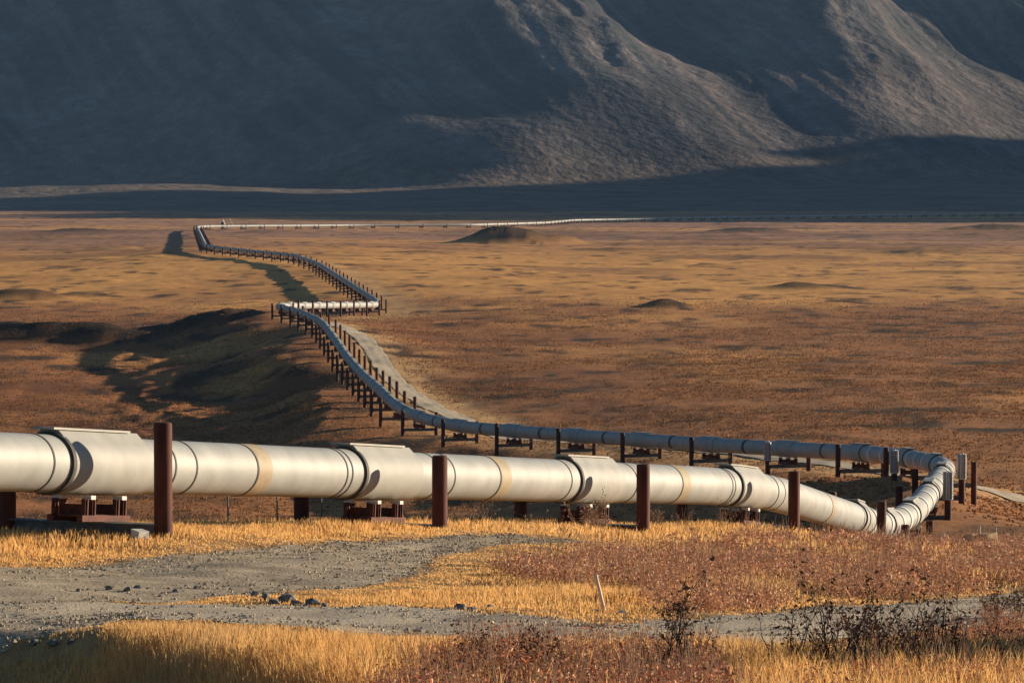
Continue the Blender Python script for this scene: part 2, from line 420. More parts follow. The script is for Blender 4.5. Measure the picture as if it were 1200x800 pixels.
# ------------------------------------------------------------------ ground sheet
def lin_col(*c): return np.array(c, float)
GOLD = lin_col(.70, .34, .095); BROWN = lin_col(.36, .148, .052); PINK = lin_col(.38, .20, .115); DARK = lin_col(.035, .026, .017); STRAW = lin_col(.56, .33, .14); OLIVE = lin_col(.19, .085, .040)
def inpoly(px, py, poly):
    ins = np.zeros(np.shape(px), bool); n = len(poly)
    for i in range(n):
        x0, y0 = poly[i]; x1, y1 = poly[(i + 1) % n]
        if y0 == y1: continue
        c = ((y0 > py) != (y1 > py)) & (px < (x1 - x0) * (py - y0) / (y1 - y0) + x0); ins ^= c
    return ins
def mixc(a, b, t): return a * (1 - t[:, None]) + b * t[:, None]
_o = np.argsort(PATH[:, 1]); RY_, RX_ = PATH[_o, 1], PATH[_o, 0]
def ground_colour(x, y):
    n1 = fbm(x / 40, y / 70, 4, 51); n2 = fbm(x / 7, y / 12, 4, 61); n3 = fbm(x / 200, y / 260, 3, 71)
    col = np.tile(BROWN, (len(x), 1))
    # golden sedge meadow on the valley floor
    g = smooth(820, 980, y + (n1 - .5) * 260 + .28 * (x + 40)) * smooth(1750, 1400, y + (n1 - .5) * 500)
    col = mixc(col, GOLD, g * np.clip(.35 + 1.1 * n1, 0, 1))
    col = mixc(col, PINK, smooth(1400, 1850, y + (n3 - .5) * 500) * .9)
    stripes = smooth(.55, .66, fbm(x / 300, y / 55, 3, 77)) * smooth(1300, 1800, y)
    col = mixc(col, GOLD, stripes * .6)
    # golden patches nearer, olive tussock patches
    col = mixc(col, GOLD, smooth(.55, .75, n1) * smooth(300, 420, y) * smooth(1000, 800, y) * .35)
    col = mixc(col, OLIVE, smooth(.5, .7, n2) * smooth(300, 420, y) * smooth(1200, 800, y) * .55)
    scrub = smooth(.56, .68, fbm(x / 90, y / 110, 4, 83)) * smooth(900, 1300, y)
    col = mixc(col, OLIVE, scrub * .6)
    shade_patch = smooth(.42, .58, fbm(x / 16, y / 26, 4, 87)) * smooth(40, -20, x) * smooth(430, 500, y) * smooth(900, 760, y)
    col = mixc(col, lin_col(.17, .062, .026), shade_patch * .75)  # shade of the left bank deepened in the colour, in noise patches
    # strip of straw-coloured grass beside pipe and road
    dp = seg_dist(x, y, PXY[:: max(1, len(PXY) // 90)].tolist())
    sd = x - np.interp(y, RY_, RX_)
    col = mixc(col, STRAW, smooth(-3, 4, sd) * smooth(20, 6, dp + (n2 - .5) * 14) * smooth(280, 330, y) * smooth(1500, 1250, y) * .8)
    da = -2.0 + seg_dist(x, y, ROADS[3][1][::6].tolist())
    col = mixc(col, STRAW, smooth(6, 1.0, da + (n2 - .5) * 5) * smooth(280, 330, y) * .85)
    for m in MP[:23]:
        col = mixc(col, DARK, np.clip(1.6 * bump_at(x, y, m[0], m[1], m[2] * 1.15, m[3] * 1.15, 1.0, m[5]) + (n2 - .5) * .8 - .12, 0, 1) * (.85 if m[4] > 1.9 else .6))  # mounds darkened: scrub, plus the shade of their near faces painted in
    nearg = smooth(170, 130, y)
    col = mixc(col, mixc(np.tile(lin_col(.54, .31, .115), (len(x), 1)), lin_col(.34, .20, .09), n2), nearg)
    fl = smooth(150, 180, y) * smooth(300, 260, y)
    col = mixc(col, lin_col(.30, .14, .055), fl * .6)
    return np.clip(col, .01, 1)
az = np.concatenate([np.linspace(-65, -18, 16)[:-1], np.linspace(-18, -10.2, 40)[:-1], np.linspace(-10.2, 10.2, 370), np.linspace(10.2, 18, 40)[1:], np.linspace(18, 65, 16)[1:]])
rr = np.concatenate([np.geomspace(2, 30, 30)[:-1], np.geomspace(30, 3800, 770), np.geomspace(3800, 9000, 20)[1:]])
AZ, RR = np.meshgrid(np.radians(az), rr)
GX, GY = RR * np.sin(AZ), RR * np.cos(AZ)
GZ = height(GX, GY)
GZ = GZ - (.05 + .07 * smooth(200, 300, GY)) * smooth(.15, .5, road_depth(GX, GY)) * smooth(900, 800, GY)
nr, na = GX.shape
idx = np.arange(nr * na).reshape(nr, na)
quads = np.stack([idx[:-1, :-1], idx[:-1, 1:], idx[1:, 1:], idx[1:, :-1]], -1).reshape(-1, 4)
gv = np.stack([GX, GY, GZ], -1).reshape(-1, 3)
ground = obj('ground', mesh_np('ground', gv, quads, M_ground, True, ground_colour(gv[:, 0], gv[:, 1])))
tag(ground, 'brown and golden tundra covering the valley floor', kind='structure')

def strip(name, ln, wf, mat, lift, cross=7):
    n = len(ln); t = np.gradient(ln, axis=0); t /= np.linalg.norm(t, axis=1)[:, None]
    nrm = np.stack([t[:, 1], -t[:, 0]], 1); w = wf(np.linspace(0, 1, n))
    s = np.arange(n) * .4
    k = np.linspace(-1, 1, cross)
    ew = (vnoise(s / 1.3, s * 0 + 3.3, 91) - .5) * .35
    xy = ln[:, None, :] + nrm[:, None, :] * (k[None, :, None] * (w + ew)[:, None, None])
    z = height(xy[..., 0], xy[..., 1]) + lift - .03 * (np.abs(k) > .95)
    z -= .035 * np.exp(-((np.abs(k) - .5) / .16) ** 2)                        # wheel ruts
    v = np.concatenate([xy, z[..., None]], -1).reshape(-1, 3); i = np.arange(n * cross).reshape(n, cross)
    q = np.stack([i[:-1, :-1], i[:-1, 1:], i[1:, 1:], i[1:, :-1]], -1).reshape(-1, 4)
    return obj(name, mesh_np(name, v, q, mat))
for nm, ln, wf, mat, lift, lb in ROADS:
    tag(strip(nm, ln, wf, mat, lift, 11), kind='structure')

# ------------------------------------------------------------------ mountains
def ridged(x, y, o, seed):
    s = 0; a = 1; n = 0
    for i in range(o):
        s = s + a * (1 - np.abs(2 * vnoise(x * 2 ** i, y * 2 ** i, seed + i) - 1)); n += a; a *= .5
    return s / n
def mountain_height(x, y):
    ax, ay = .47, -.883; bx, by = .883, .47
    wx = x + (fbm(x / 420, y / 420, 3, 101) - .5) * 170; wy = y + (fbm(x / 420 + 9, y / 420, 3, 105) - .5) * 170
    s = ax * wx + ay * (wy - 4700); c = bx * wx + by * (wy - 4700)
    fan = smooth(3300, 4700, y) * 30 + np.maximum(0, y - 4700) * .04
    fan = fan + (fbm(x / 200, y / 260, 4, 111) - .45) * 18 * smooth(3500, 4300, y) * smooth(250, -450, x)
    q = np.maximum(0, -s + 440)
    body = .76 * q * q / (q + 520)                                               # flank falling to the lower right, easing out at its foot
    ql = np.maximum(0, .25 * (wx + 45) + .97 * (wy - 4650) + 350)
    left = .62 * ql * ql / (ql + 150)                                            # broad shaded face on the left
    k_ = np.clip(.5 + .5 * (left - body) / 90, 0, 1)
    body = left * (1 - k_) + body * k_ - 90 * k_ * (1 - k_) * .5
    q = np.minimum(q, ql + 60)
    grow = smooth(250, -450, s) * (.35 + .65 * k_)
    ph = np.mod((c - 165) / 440, 1.0)
    saw = np.where(ph < .38, .5 + .5 * np.cos(np.pi * ph / .38), smooth(.38, 1.0, ph))   # long front side, steep lee side
    crest = np.exp(-(np.minimum(ph, 1 - ph) / .09) ** 2)
    gully = fbm(c / 85, s / 700, 5, 131, .58)
    rock = ridged(x / 60, y / 60, 4, 141)
    h = body + (saw - .5) * 115 * grow + (gully - .5) * 52 * grow + (rock - .5) * (12 + 30 * crest) * grow
    return fan + np.maximum(h, 0) * smooth(0, 220, q) - 1.0
mx = np.linspace(-1600, 1400, 540); my = np.concatenate([np.linspace(3300, 4300, 110)[:-1], np.linspace(4300, 6300, 390)])
MX, MY = np.meshgrid(mx, my)
MZ = mountain_height(MX, MY)
edge = smooth(3300, 3420, MY) * smooth(-1600, -1450, MX) * smooth(1300, 1000, MX)
MZ = -2.5 + (MZ + 2.5) * edge
MI = np.arange(MX.size).reshape(MX.shape)
mq = np.stack([MI[:-1, :-1], MI[:-1, 1:], MI[1:, 1:], MI[1:, :-1]], -1).reshape(-1, 4)
mv = np.stack([MX, MY, MZ], -1).reshape(-1, 3)
nm1 = fbm(mv[:, 0] / 180, mv[:, 1] / 180, 4, 151)
_s = .47 * mv[:, 0] - .883 * (mv[:, 1] - 4700); _c = .883 * mv[:, 0] + .47 * (mv[:, 1] - 4700)
scree = .6 * fbm(_c / 34, _s / 420, 4, 161, .6) + .4 * fbm(_c / 12, _s / 160, 3, 163)
mc = mixc(np.tile(lin_col(.05, .05, .05), (len(mv), 1)), lin_col(.125, .103, .092), smooth(.40, .62, scree))
mc = mixc(mc, lin_col(.14, .114, .10), smooth(.52, .66, nm1) * .7)
mc = mixc(mc, lin_col(.155, .115, .085), smooth(90, 20, mv[:, 2]))
mountain = obj('mountain', mesh_np('mountain', mv, mq, M_mount, True, mc))
tag(mountain, 'dark shaded mountainside rising beyond the valley floor', kind='structure')

# unseen range added sunward, its skyline shaped to shade the valley head and mountain
su, sw = np.meshgrid(np.linspace(2150, 5500, 330), np.linspace(3350, 5600, 90))
RXm = math.sin(SUN_AZ) * sw - math.cos(SUN_AZ) * su; RYm = math.cos(SUN_AZ) * sw + math.sin(SUN_AZ) * su
sky_line = np.interp(su, [2150, 2200, 2300, 2360, 2500, 2780, 2872, 2950, 3080, 3200, 3330, 3450, 3600, 3700, 3790, 3880, 3960, 4060, 4150, 4300, 4500, 5500],
                     [60, 480, 585, 605, 615, 645, 660, 670, 665, 640, 620, 650, 710, 745, 720, 510, 460, 400, 320, 270, 270, 280]) + (fbm(su / 70, su * 0, 5, 171, .6) - .5) * (60 + 50 * smooth(3700, 3900, su))
rz = sky_line * np.clip(1 - np.abs(sw - 4300) / np.where(sw < 4300, 950, 1300), 0, 1) ** 1.1
rz = rz + (fbm(RXm / 160, RYm / 160, 4, 181) - .5) * 60 * smooth(0, 200, rz) * np.clip(np.abs(sw - 4300) / 200, 0, 1) - 3
RI = np.arange(su.size).reshape(su.shape)
rq = np.stack([RI[:-1, :-1], RI[1:, :-1], RI[1:, 1:], RI[:-1, 1:]], -1).reshape(-1, 4)
rv = np.stack([RXm, RYm, rz], -1).reshape(-1, 3)
rc = mixc(np.tile(lin_col(.13, .115, .085), (len(rv), 1)), lin_col(.24, .20, .16), fbm(rv[:, 0] / 120, rv[:, 1] / 120, 3, 191))
tag(obj('shade_range', mesh_np('shade_range', rv, rq, M_mount, True, rc)), 'unseen range added to shade the mountain and valley head', kind='structure')

# ------------------------------------------------------------------ pipeline: pipe, sleeves, bands
pipeline = tag(empty('pipeline', tuple(PATH[0])), 'long pale metal-clad pipeline zigzagging on supports from foreground to the mountain foot', 'pipeline')
PO = PATH[0]
def sweep(name, s0, s1, prof, mat, step=1.5, smoothed=True, caps=False):
    ss = np.unique(np.concatenate([np.linspace(s0, s1, max(2, int((s1 - s0) / step) + 1))]))
    prof = np.array(prof); m = len(prof); vs = []
    for s in ss:
        p, t = path_at(s); L = np.array([t[1], -t[0], 0]); L /= np.linalg.norm(L); U = np.cross(L, t)
        vs.append(p - PO + prof[:, :1] * L + prof[:, 1:] * U)
    v = np.concatenate(vs); n = len(ss); i = np.arange(n * m).reshape(n, m); j = np.roll(i, -1, 1)
    q = np.stack([i[:-1], i[1:], j[1:], j[:-1]], -1).reshape(-1, 4)
    if not caps: return mesh_np(name, v, q, mat, smoothed)
    me = bpy.data.meshes.new(name)
    e0 = n * m; vv = v.tolist() + v[:m].tolist() + v[-m:].tolist()                # end faces get their own vertices so their edges stay crisp
    me.from_pydata(vv, [], q.tolist() + [list(range(e0, e0 + m)), list(range(e0 + 2 * m - 1, e0 + m - 1, -1))]); me.update()
    me.polygons.foreach_set('use_smooth', [smoothed] * len(q) + [False] * 2); me.materials.append(mat)
    return me
def circ(r, n): return [(r * math.cos(2 * math.pi * k / n), r * math.sin(2 * math.pi * k / n)) for k in range(n)]
def hull(r, n, hw, top):
    """round sleeve section drawn up to a flat top"""
    ang = math.acos(r / math.hypot(hw, top)) if math.hypot(hw, top) > r else 0
    a_t = math.atan2(top, hw) - ang
    pts = [(hw, top), (-hw, top)]
    a_s = math.pi - a_t
    for k in range(n + 1):
        a = a_s + (2 * math.pi + a_t - a_s) * k / n; pts.append((r * math.cos(a), r * math.sin(a)))
    return pts
R0 = .71
# stations of the supports
st_near = [s_of_Y(v) for v in (72.8, 89, 105.1, 121.4, 137.6)]
st_bend = [s_of_Y(v) for v in (171, 188, 204, 225, 248, 272, 291)]
st_row2 = [s_of_Y(v) for v in (316, 333, 350, 367, 384, 401, 418, 436)]
s = st_row2[-1] + 17.5; st_ridge = []
while s < s_of_Y(748): st_ridge.append(s); s += 16.2
i_sw = int(np.argmax(PATH[:, 1] >= 766)); s_white0 = PS[i_sw]
s = s_white0 + 4; st_white = []
i_w1 = int(np.argmax(PATH[:, 1] >= 856)); s_w1 = PS[i_w1]
while s < s_w1 + 4: st_white.append(s); s += 13.0
st_zag = []; s = st_white[-1] + 16
while s < s_of_Y(1400): st_zag.append(s); s += 18.3
st_far = []; s = st_zag[-1] + 18.3
while s < PS[-1] - 5: st_far.append(s); s += 18.3
st_all = st_near + st_bend + st_row2 + st_ridge + st_white + st_zag + st_far
n_det = len(st_near + st_bend + st_row2 + st_ridge + st_white + st_zag)

bounds = [0.0] + st_all[:n_det]
for i, (b0, b1) in enumerate(zip(bounds[:-1], bounds[1:])):
    if b1 - b0 < .5: continue
    y = path_at(b0)[0][1]
    obj('pipe_section', sweep('pipe_section', b0, b1, circ(R0, 56 if y < 320 else 24), M_pipe, 1.5), pipeline, PO - PO)
    mid = (b0 + b1) / 2
    near_run = y < 140
    if y < 1000:
        w = .42 if near_run else .30
        bend = 150 < y < 300
        if bend:                                                    # mitred elbow joints carry broad pale collars
            for k in (.22, .5, .78):
                q = b0 + (b1 - b0) * k
                obj('joint_band', sweep('joint_band', q - .45, q + .45, circ(R0 + .05, 40), M_white, .3, True, True), pipeline)
        else:
            obj('joint_band', sweep('joint_band', mid - w, mid + w, circ(R0 + .012, 48 if near_run else 20), M_band if near_run else M_dark, .3, True, True), pipeline)
    if near_run:
        for q in (mid - w - .06, b1 - 3.0, b1 - 3.35, b0 + 3.4, b0 + 4.6):
            if q in (b1 - 3.35,) and i % 2: continue
            obj('seam', sweep('seam', q - .035, q + .035, circ(R0 + .016, 48), M_dark, .1, True, True), pipeline)
obj('pipe_section', sweep('pipe_section', bounds[-1], PS[-1], circ(R0 + .05, 12), M_pipe, 9), pipeline)
for i, s in enumerate(st_all):
    p, t = path_at(s)
    if p[1] > 1500: continue
    fine = p[1] < 330
    hl = 2.05 if fine else 1.9
    sl = obj('sleeve', sweep('sleeve', s - hl, s + hl, hull(.765, 64 if fine else 14, .24, .84), M_sleeve if fine else M_pipe, 1.0, False, True), pipeline)
    if fine:
        obj('collar', sweep('collar', s - hl - .10, s - hl + .06, circ(.785, 48), M_dark, .1, True, True), sl)
        obj('end_band', sweep('end_band', s + hl - .04, s + hl + .30, circ(.745, 48), M_pipe, .2, True, True), sl)
        cap = [(-.32, .837), (.32, .837), (.32, .890), (-.32, .890)]
        obj('cap', sweep('cap', s - hl - .35, s + hl - .5, cap, M_sleeve, 1.0, False, True), sl)

# ------------------------------------------------------------------ supports
def post_mesh(n, length=6.0, r=.2286):
    m = MB(); m.lathe([(r, -length), (r, -.06), (r * .96, -.025), (r * .82, 0)], n); return m.mesh('post', M_rust)
POST_HI, POST_LO, POST_FAR = post_mesh(28), post_mesh(10), post_mesh(6)
def radiator_mesh():
    m = MB()
    for k in range(10):
        a = 2 * math.pi * k / 10; c, s_ = math.cos(a), math.sin(a); r0, r1, h = .10, .34, .015
        v = []
        for z in (0, 1.75):
            for rr_, side in ((r0, -1), (r1, -1), (r1, 1), (r0, 1)): v.append((rr_ * c - side * h * s_, rr_ * s_ + side * h * c, z))
        m.add(v, [(0, 3, 2, 1), (4, 5, 6, 7), (0, 1, 5, 4), (1, 2, 6, 5), (2, 3, 7, 6), (3, 0, 4, 7)])
    m.lathe([(.13, -.12), (.13, 1.80)], 14); m.lathe([(.30, -.02), (.30, .04)], 16)
    return m.mesh('radiator', M_fin)
RAD = radiator_mesh()
def shoe_mesh():
    m = MB()
    for x in (-.42, .42):
        m.box((x, 0, .08), (.16, 2.5, .16))
    for y in (-1.0, -.62, .62, 1.0):
        for x in (-.42, .42):
            m.box((x, y, .36), (.10, .16, .40)); m.box((x, y, .36), (.18, .05, .395))
    for y in (-.81, .81): m.box((0, y, .30), (.70, .07, .26))
    m.box((0, 0, .145), (.62, 2.2, .05))
    return m.mesh('shoe', M_shoe)
SHOE = shoe_mesh()
def pad_mesh():
    m = MB(); m.box((0, 0, 0), (.26, .24, .10)); return m.mesh('pad', M_white)
PAD = pad_mesh()
def tag_mesh():
    m = MB(); m.box((0, 0, 0), (.12, .03, .13)); return m.mesh('tag_plate', M_white)
TAGP = tag_mesh()
def shoe_far_mesh():
    m = MB(); m.box((0, 0, .3), (.9, 2.2, .55)); m.box((0, 0, .06), (1.1, 2.5, .12)); return m.mesh('shoe', M_shoe)
SHOE_FAR = shoe_far_mesh()
def beam_mesh(half):
    m = MB(); m.box((0, 0, -.015), (2 * half, .36, .03)); m.box((0, 0, -.17), (2 * half, .05, .28)); m.box((0, 0, -.325), (2 * half, .36, .03))
    return m.mesh('crossbeam', M_beam)
BEAMS = {}
def support(s, level, label, group, left=2.1, right=2.1, ltop=.85, rtop=.85, rads=(), yoff=(0, 0)):
    """a bent of two piles, a crossbeam and the sliding shoe; tops measured from the pipe centre"""
    p, t = path_at(s); azm = math.atan2(t[0], t[1]); zb = -.765 - .655
    e = tag(empty('pipe_support', (p[0], p[1], p[2] + zb), -azm), label, 'pipe support', group)
    pm = (POST_HI, POST_LO, POST_FAR)[level]
    for k, (x, top) in enumerate(((-left, ltop), (right, rtop))):
        po = obj('post', pm, e, (x, yoff[k], top - zb), (0, 0, random.random() * 6))
        if k in rads: obj('radiator', RAD, e, (x, yoff[k], top - zb))
        if level == 0 and k == 1 and not rads: obj('tag_plate', TAGP, po, (.10, -.215, -1.75))
    key = round(max(left, right), 2)
    half = (left + right) / 2
    if half not in BEAMS: BEAMS[half] = beam_mesh(half - .05)
    obj('crossbeam', BEAMS[half], e, ((right - left) / 2, 0, 0))
    if level < 2:
        sh = obj('shoe', SHOE if level == 0 else SHOE_FAR, e, (0, 0, .003), (math.asin(t[2]), 0, 0))
        if level == 0:
            for x in (-.42, .42):
                for y in (-.81, .81): obj('pad', PAD, sh, (x, y, .60))
    else:
        obj('shoe', SHOE_FAR, e, (0, 0, .003))
    return e
ORD = ['first', 'second', 'third', 'fourth', 'fifth', 'sixth', 'seventh', 'eighth', 'ninth', 'tenth', 'eleventh', 'twelfth', 'thirteenth', 'fourteenth', 'fifteenth',
       'sixteenth', 'seventeenth', 'eighteenth', 'nineteenth', 'twentieth', 'twenty-first', 'twenty-second', 'twenty-third', 'twenty-fourth', 'twenty-fifth', 'twenty-sixth', 'twenty-seventh', 'twenty-eighth', 'twenty-ninth', 'thirtieth'] + ['later'] * 60
G = 'supports carrying the pipeline'
near_labels = ['rusty two-post support with the tallest front post, leftmost under the near white pipe',
               'rusty two-post support in the middle of the near white pipe, second from left',
               'rusty two-post support behind a bare bush, third from left under the near pipe',
               'rusty two-post support where the near pipe starts dipping, fourth from left']
near_top = [1.12, .62, .66, .72]
for k, s in enumerate(st_near[1:]):
    support(s, 0, near_labels[k], G, 2.35, 2.15 if k else 2.1, .30, near_top[k])
bend_spec = [(1.15, 1.25, 1.3, .86, (), 'brown two-post support just before the low point of the right-hand bend'),
             (1.6, 1.05, .1, .0, (), 'stubby brown support at the lowest point of the right-hand pipe bend'),
             (1.8, 1.1, .2, -.4, (), 'support with a short plain right post on the rising bend'),
             (1.9, 1.2, .4, -.4, (1,), 'support with a silver finned right post overlapping the rising bend'),
             (1.9, 1.35, .4, -.25, (1,), 'support with the tallest silver finned post at the right of the bend'),
             (3.2, 2.9, -.65, .2, (0,), 'widest support, finned post inside the curve and rightmost plain post outside'),
             (1.8, 1.9, .9, .1, (), 'brown support at the head of the bend where the dark row begins')]
for s, (l, r, lt, rt, rads, lb) in zip(st_bend, bend_spec): support(s, 0, lb, G, l, r, lt, rt, rads)
for k, s in enumerate(st_row2):
    support(s, 0, f'dark support under the blue-grey pipe row, {ORD[k]} from the right-hand bend', G, 2.1, 2.1, -1.0 if k == 1 else .72 + .2 * random.random(), .55, (0,) if k == 1 else ())
for k, s in enumerate(st_ridge):
    support(s, 1, f'slim brown support on the ridge climb, {ORD[k]} going up from the valley row', G, 2.2, 2.2, .8 + .4 * random.random(), .9 + .4 * random.random())
for k, s in enumerate(st_white):
    support(s, 1, f'slim support under the short bright zigzag stretch, {ORD[k]} from its left end', G, 2.1, 2.1, .8, 1.0 + .3 * random.random())
for k, s in enumerate(st_zag):
    support(s, 1, f'small support beyond the bright zigzag stretch, {ORD[k]} going away', G, 2.1, 2.1, .8, .9)
for s in st_far:
    support(s, 2, 'tiny distant support under the far thin line of pipe', 'far supports beyond the last bend', 2.1, 2.1, .8, .8)

# ------------------------------------------------------------------ small things along the pipe
def rod(px, Y, h, label, r=.025, mat=None):
    x = P(px, 0, Y)[0]; z = ground_z(x, Y); m = MB(); m.tube((0, 0, -.4), (0, 0, h), r, r, 8); m.box((0, 0, h + .03), (r * 2.6, r * 2.6, .06))
    return tag(obj('marker_rod', m.mesh('marker_rod', mat or M_beam), None, (x, Y, z)), label, 'rod', 'thin rods beside the pipeline')
rod(132, 104, 1.6, 'thin grey rod behind the pipe left of the tallest front post')
rod(265, 107, 1.6, 'thin grey rod behind the pipe below the leftmost tan band')
rod(323, 109, 1.5, 'thin grey rod behind the pipe just left of the dark back post')
rod(375, 112, 1.5, 'thin grey rod behind the pipe just right of the dark back post')
rod(472, 118, 1.5, 'thin grey rod behind the pipe between the second shoe and front post')
rod(1110, 204, .9, 'short pale rod at the foot of the finned posts', .05, M_white)
rod(1152, 200, 1.0, 'short pale rod standing behind the two tan blocks', .05, M_white)
rod(1171, 212, .5, 'lowest pale rod at the right of the bend', .04, M_white)

def rough_block(name, size, mat, seed):
    rs = random.Random(seed); m = MB(); m.box((0, 0, size[2] / 2), size)
    m.v = [(x + rs.uniform(-.04, .04), y + rs.uniform(-.04, .04), z + rs.uniform(-.04, .04)) for x, y, z in m.v]
    return m.mesh(name, mat)
for px, py, size, mat, lb in ((1144, 646, (.55, .42, .62), M_block, 'left of two tan blocks in the brush right of the bend'),
                              (1162, 644, (.58, .42, .66), M_block, 'right of two tan blocks in the brush right of the bend'),
                              (165, 632, (.30, .3, .30), M_white, 'small pale block at the foot of the tallest front post'),
                              (967, 634, (.34, .3, .34), M_white, 'small pale block beneath the dipping near pipe')):
    q = ground_hit(px, py) if px < 1000 else P(px, 0, 126)[:2]; Y = q[1]
    tag(obj('block', rough_block('block', size, mat, px), None, (q[0], Y, ground_z(q[0], Y) - .04), (0, 0, .75)), lb, 'block')

def stake():
    b = ground_hit(712, 716); x, y = b; z = ground_z(x, y)
    e = tag(empty('survey_stake', (x, y, z)), 'pale pink wooden stake leaning left beside the front track', 'stake')
    m = MB(); t = P(699, 676, y) - np.array([x, y, z])
    m.tube((0, 0, -.2), tuple(t), .032, .028, 8); obj('shaft', m.mesh('shaft', M_stake), e)
    m = MB(); m.tube(tuple(t), tuple(t * 1.06), .036, .034, 8); obj('tip', m.mesh('tip', M_white), e)
stake()

def station():
    q = P(266, 262, 2225); z = ground_z(q[0], 2225)
    e = tag(empty('valve_station', (q[0], 2235, z)), 'tiny grey frame structure standing behind the far bright pipe', 'valve station')
    m = MB(); m.box((-3.6, 0, 2.2), (1.6, 2.5, 4.4)); obj('cabinet', m.mesh('cabinet', M_dark), e)
    m = MB()
    for x0, x1 in ((-5.5, -3.4), (-1.2, -3.4), (-1.0, .9), (4.0, .9)): m.tube((x0, 0, 0), (x1, 0, 6.6), .16, .16, 6)
    for y in (-1, 1): m.tube((-3.4, y, 6.4), (.9, y, 6.4), .12, .12, 6)
    obj('frame', m.mesh('frame', M_fin), e)
station()

# ------------------------------------------------------------------ rocks
def rock_mesh(seed):
    rs = np.random.default_rng(seed); t = (1 + 5 ** .5) / 2
    v = np.array([(-1, t, 0), (1, t, 0), (-1, -t, 0), (1, -t, 0), (0, -1, t), (0, 1, t), (0, -1, -t), (0, 1, -t), (t, 0, -1), (t, 0, 1), (-t, 0, -1), (-t, 0, 1)], float) / 1.9
    f = [(0, 11, 5), (0, 5, 1), (0, 1, 7), (0, 7, 10), (0, 10, 11), (1, 5, 9), (5, 11, 4), (11, 10, 2), (10, 7, 6), (7, 1, 8), (3, 9, 4), (3, 4, 2), (3, 2, 6), (3, 6, 8), (3, 8, 9), (4, 9, 5), (2, 4, 11), (6, 2, 10), (8, 6, 7), (9, 8, 1)]
    v *= rs.uniform(.7, 1.25, (12, 1)); v *= np.array([1, .8, .62])
    m = MB(); m.add(v, f); return m.mesh('rock', M_stone)
ROCKS = [rock_mesh(k) for k in range(5)]
k = 0
for px, py, sz in ((311, 704, .13), (322, 707, .15), (336, 705, .20), (347, 709, .13), (366, 710, .16), (380, 712, .10), (300, 700, .12), (286, 697, .10), (150, 693, .11), (162, 691, .12), (128, 692, .09),
                   (205, 694, .10), (92, 694, .08), (538, 714, .16), (552, 715, .12), (575, 713, .10), (700, 718, .10), (730, 720, .11), (424, 724, .09), (490, 742, .11), (478, 740, .08), (40, 752, .10), (62, 755, .12), (20, 750, .08), (84, 752, .09), (250, 700, .08), (725, 721, .09), (188, 698, .08), (230, 690, .09), (110, 700, .07)):
    q = ground_hit(px, py)
    o = obj('rock', ROCKS[k % 5], None, (q[0], q[1], ground_z(q[0], q[1]) + sz * .3), (random.uniform(-.3, .3), random.uniform(-.3, .3), random.uniform(0, 6)))
    o.scale = (sz, sz, sz)
    tag(o, 'small grey stone lying along the edge of the gravel tracks', 'rock', 'stones along the track edges'); k += 1

# loose gravel on the roads: too many to count
gp = []
for nm, ln, wf, mat, lift, lb in ROADS[:3]:
    n = 9000 if nm != 'gravel_verge' else 2500
    ii = R.integers(1, len(ln) - 1, n); t = ln[np.minimum(ii + 1, len(ln) - 1)] - ln[ii - 1]; t /= np.linalg.norm(t, axis=1)[:, None]
    w = wf(ii / len(ln)); off = R.uniform(-1.15, 1.15, n); off = np.sign(off) * np.abs(off) ** .6
    gp.append(ln[ii] + np.stack([t[:, 1], -t[:, 0]], 1) * (off * w)[:, None] + R.uniform(-.2, .2, (n, 2)))
gp = np.concatenate(gp); n = len(gp)
gz = height(gp[:, 0], gp[:, 1]) + .035
sz = .010 + .034 * R.random(n) ** 3
tet = np.array([(-1, -.7, -.3), (1, -.6, -.3), (.1, 1, -.3), (-.1, .1, .9)])
ang = R.uniform(0, 6.28, n); ca, sa = np.cos(ang), np.sin(ang)
tv = np.empty((n, 4, 3)); 
for j in range(4):
    tv[:, j, 0] = gp[:, 0] + sz * (tet[j, 0] * ca - tet[j, 1] * sa); tv[:, j, 1] = gp[:, 1] + sz * (tet[j, 0] * sa + tet[j, 1] * ca); tv[:, j, 2] = gz + sz * tet[j, 2]
tf = (np.arange(n)[:, None, None] * 4 + np.array([(0, 1, 3), (1, 2, 3), (2, 0, 3)])[None]).reshape(-1, 3)
tag(obj('loose_gravel', mesh_np('loose_gravel', tv.reshape(-1, 3), tf, M_gravel, False)), 'loose grey gravel scattered on the dirt tracks', 'gravel', kind='stuff')

# ------------------------------------------------------------------ grass, brush, tussocks
BR1 = [(575, 672), (700, 652), (850, 640), (985, 630), (1300, 636), (1300, 688), (1100, 696), (950, 708), (830, 722), (770, 716), (735, 695), (640, 690)]
BR2 = [(400, 880), (440, 800), (520, 780), (620, 770), (760, 772), (850, 785), (880, 880)]
BR3 = [(925, 880), (950, 790), (990, 770), (1060, 765), (1110, 745), (1300, 722), (1300, 880)]
def scatter(y0, y1, dens, half=.158):
    n = int((y1 * y1 - y0 * y0) * half * dens)
    y = np.sqrt(R.uniform(y0 * y0, y1 * y1, n)); x = R.uniform(-half, half, n) * y
    return x, y
def fields(x, y):
    z = height(x, y); px, py = project(x, y, z)
    wob = (fbm(x / 1.6, y / 1.6, 3, 201) - .5) * 40
    b = np.maximum(np.maximum(inpoly(px + wob, py + wob * .5, BR1) * 1.0, inpoly(px + wob, py + wob * .5, BR2) * 1.0), inpoly(px + wob, py + wob * .5, BR3) * .5)
    return z, px, py, b
vs, cs = [], []
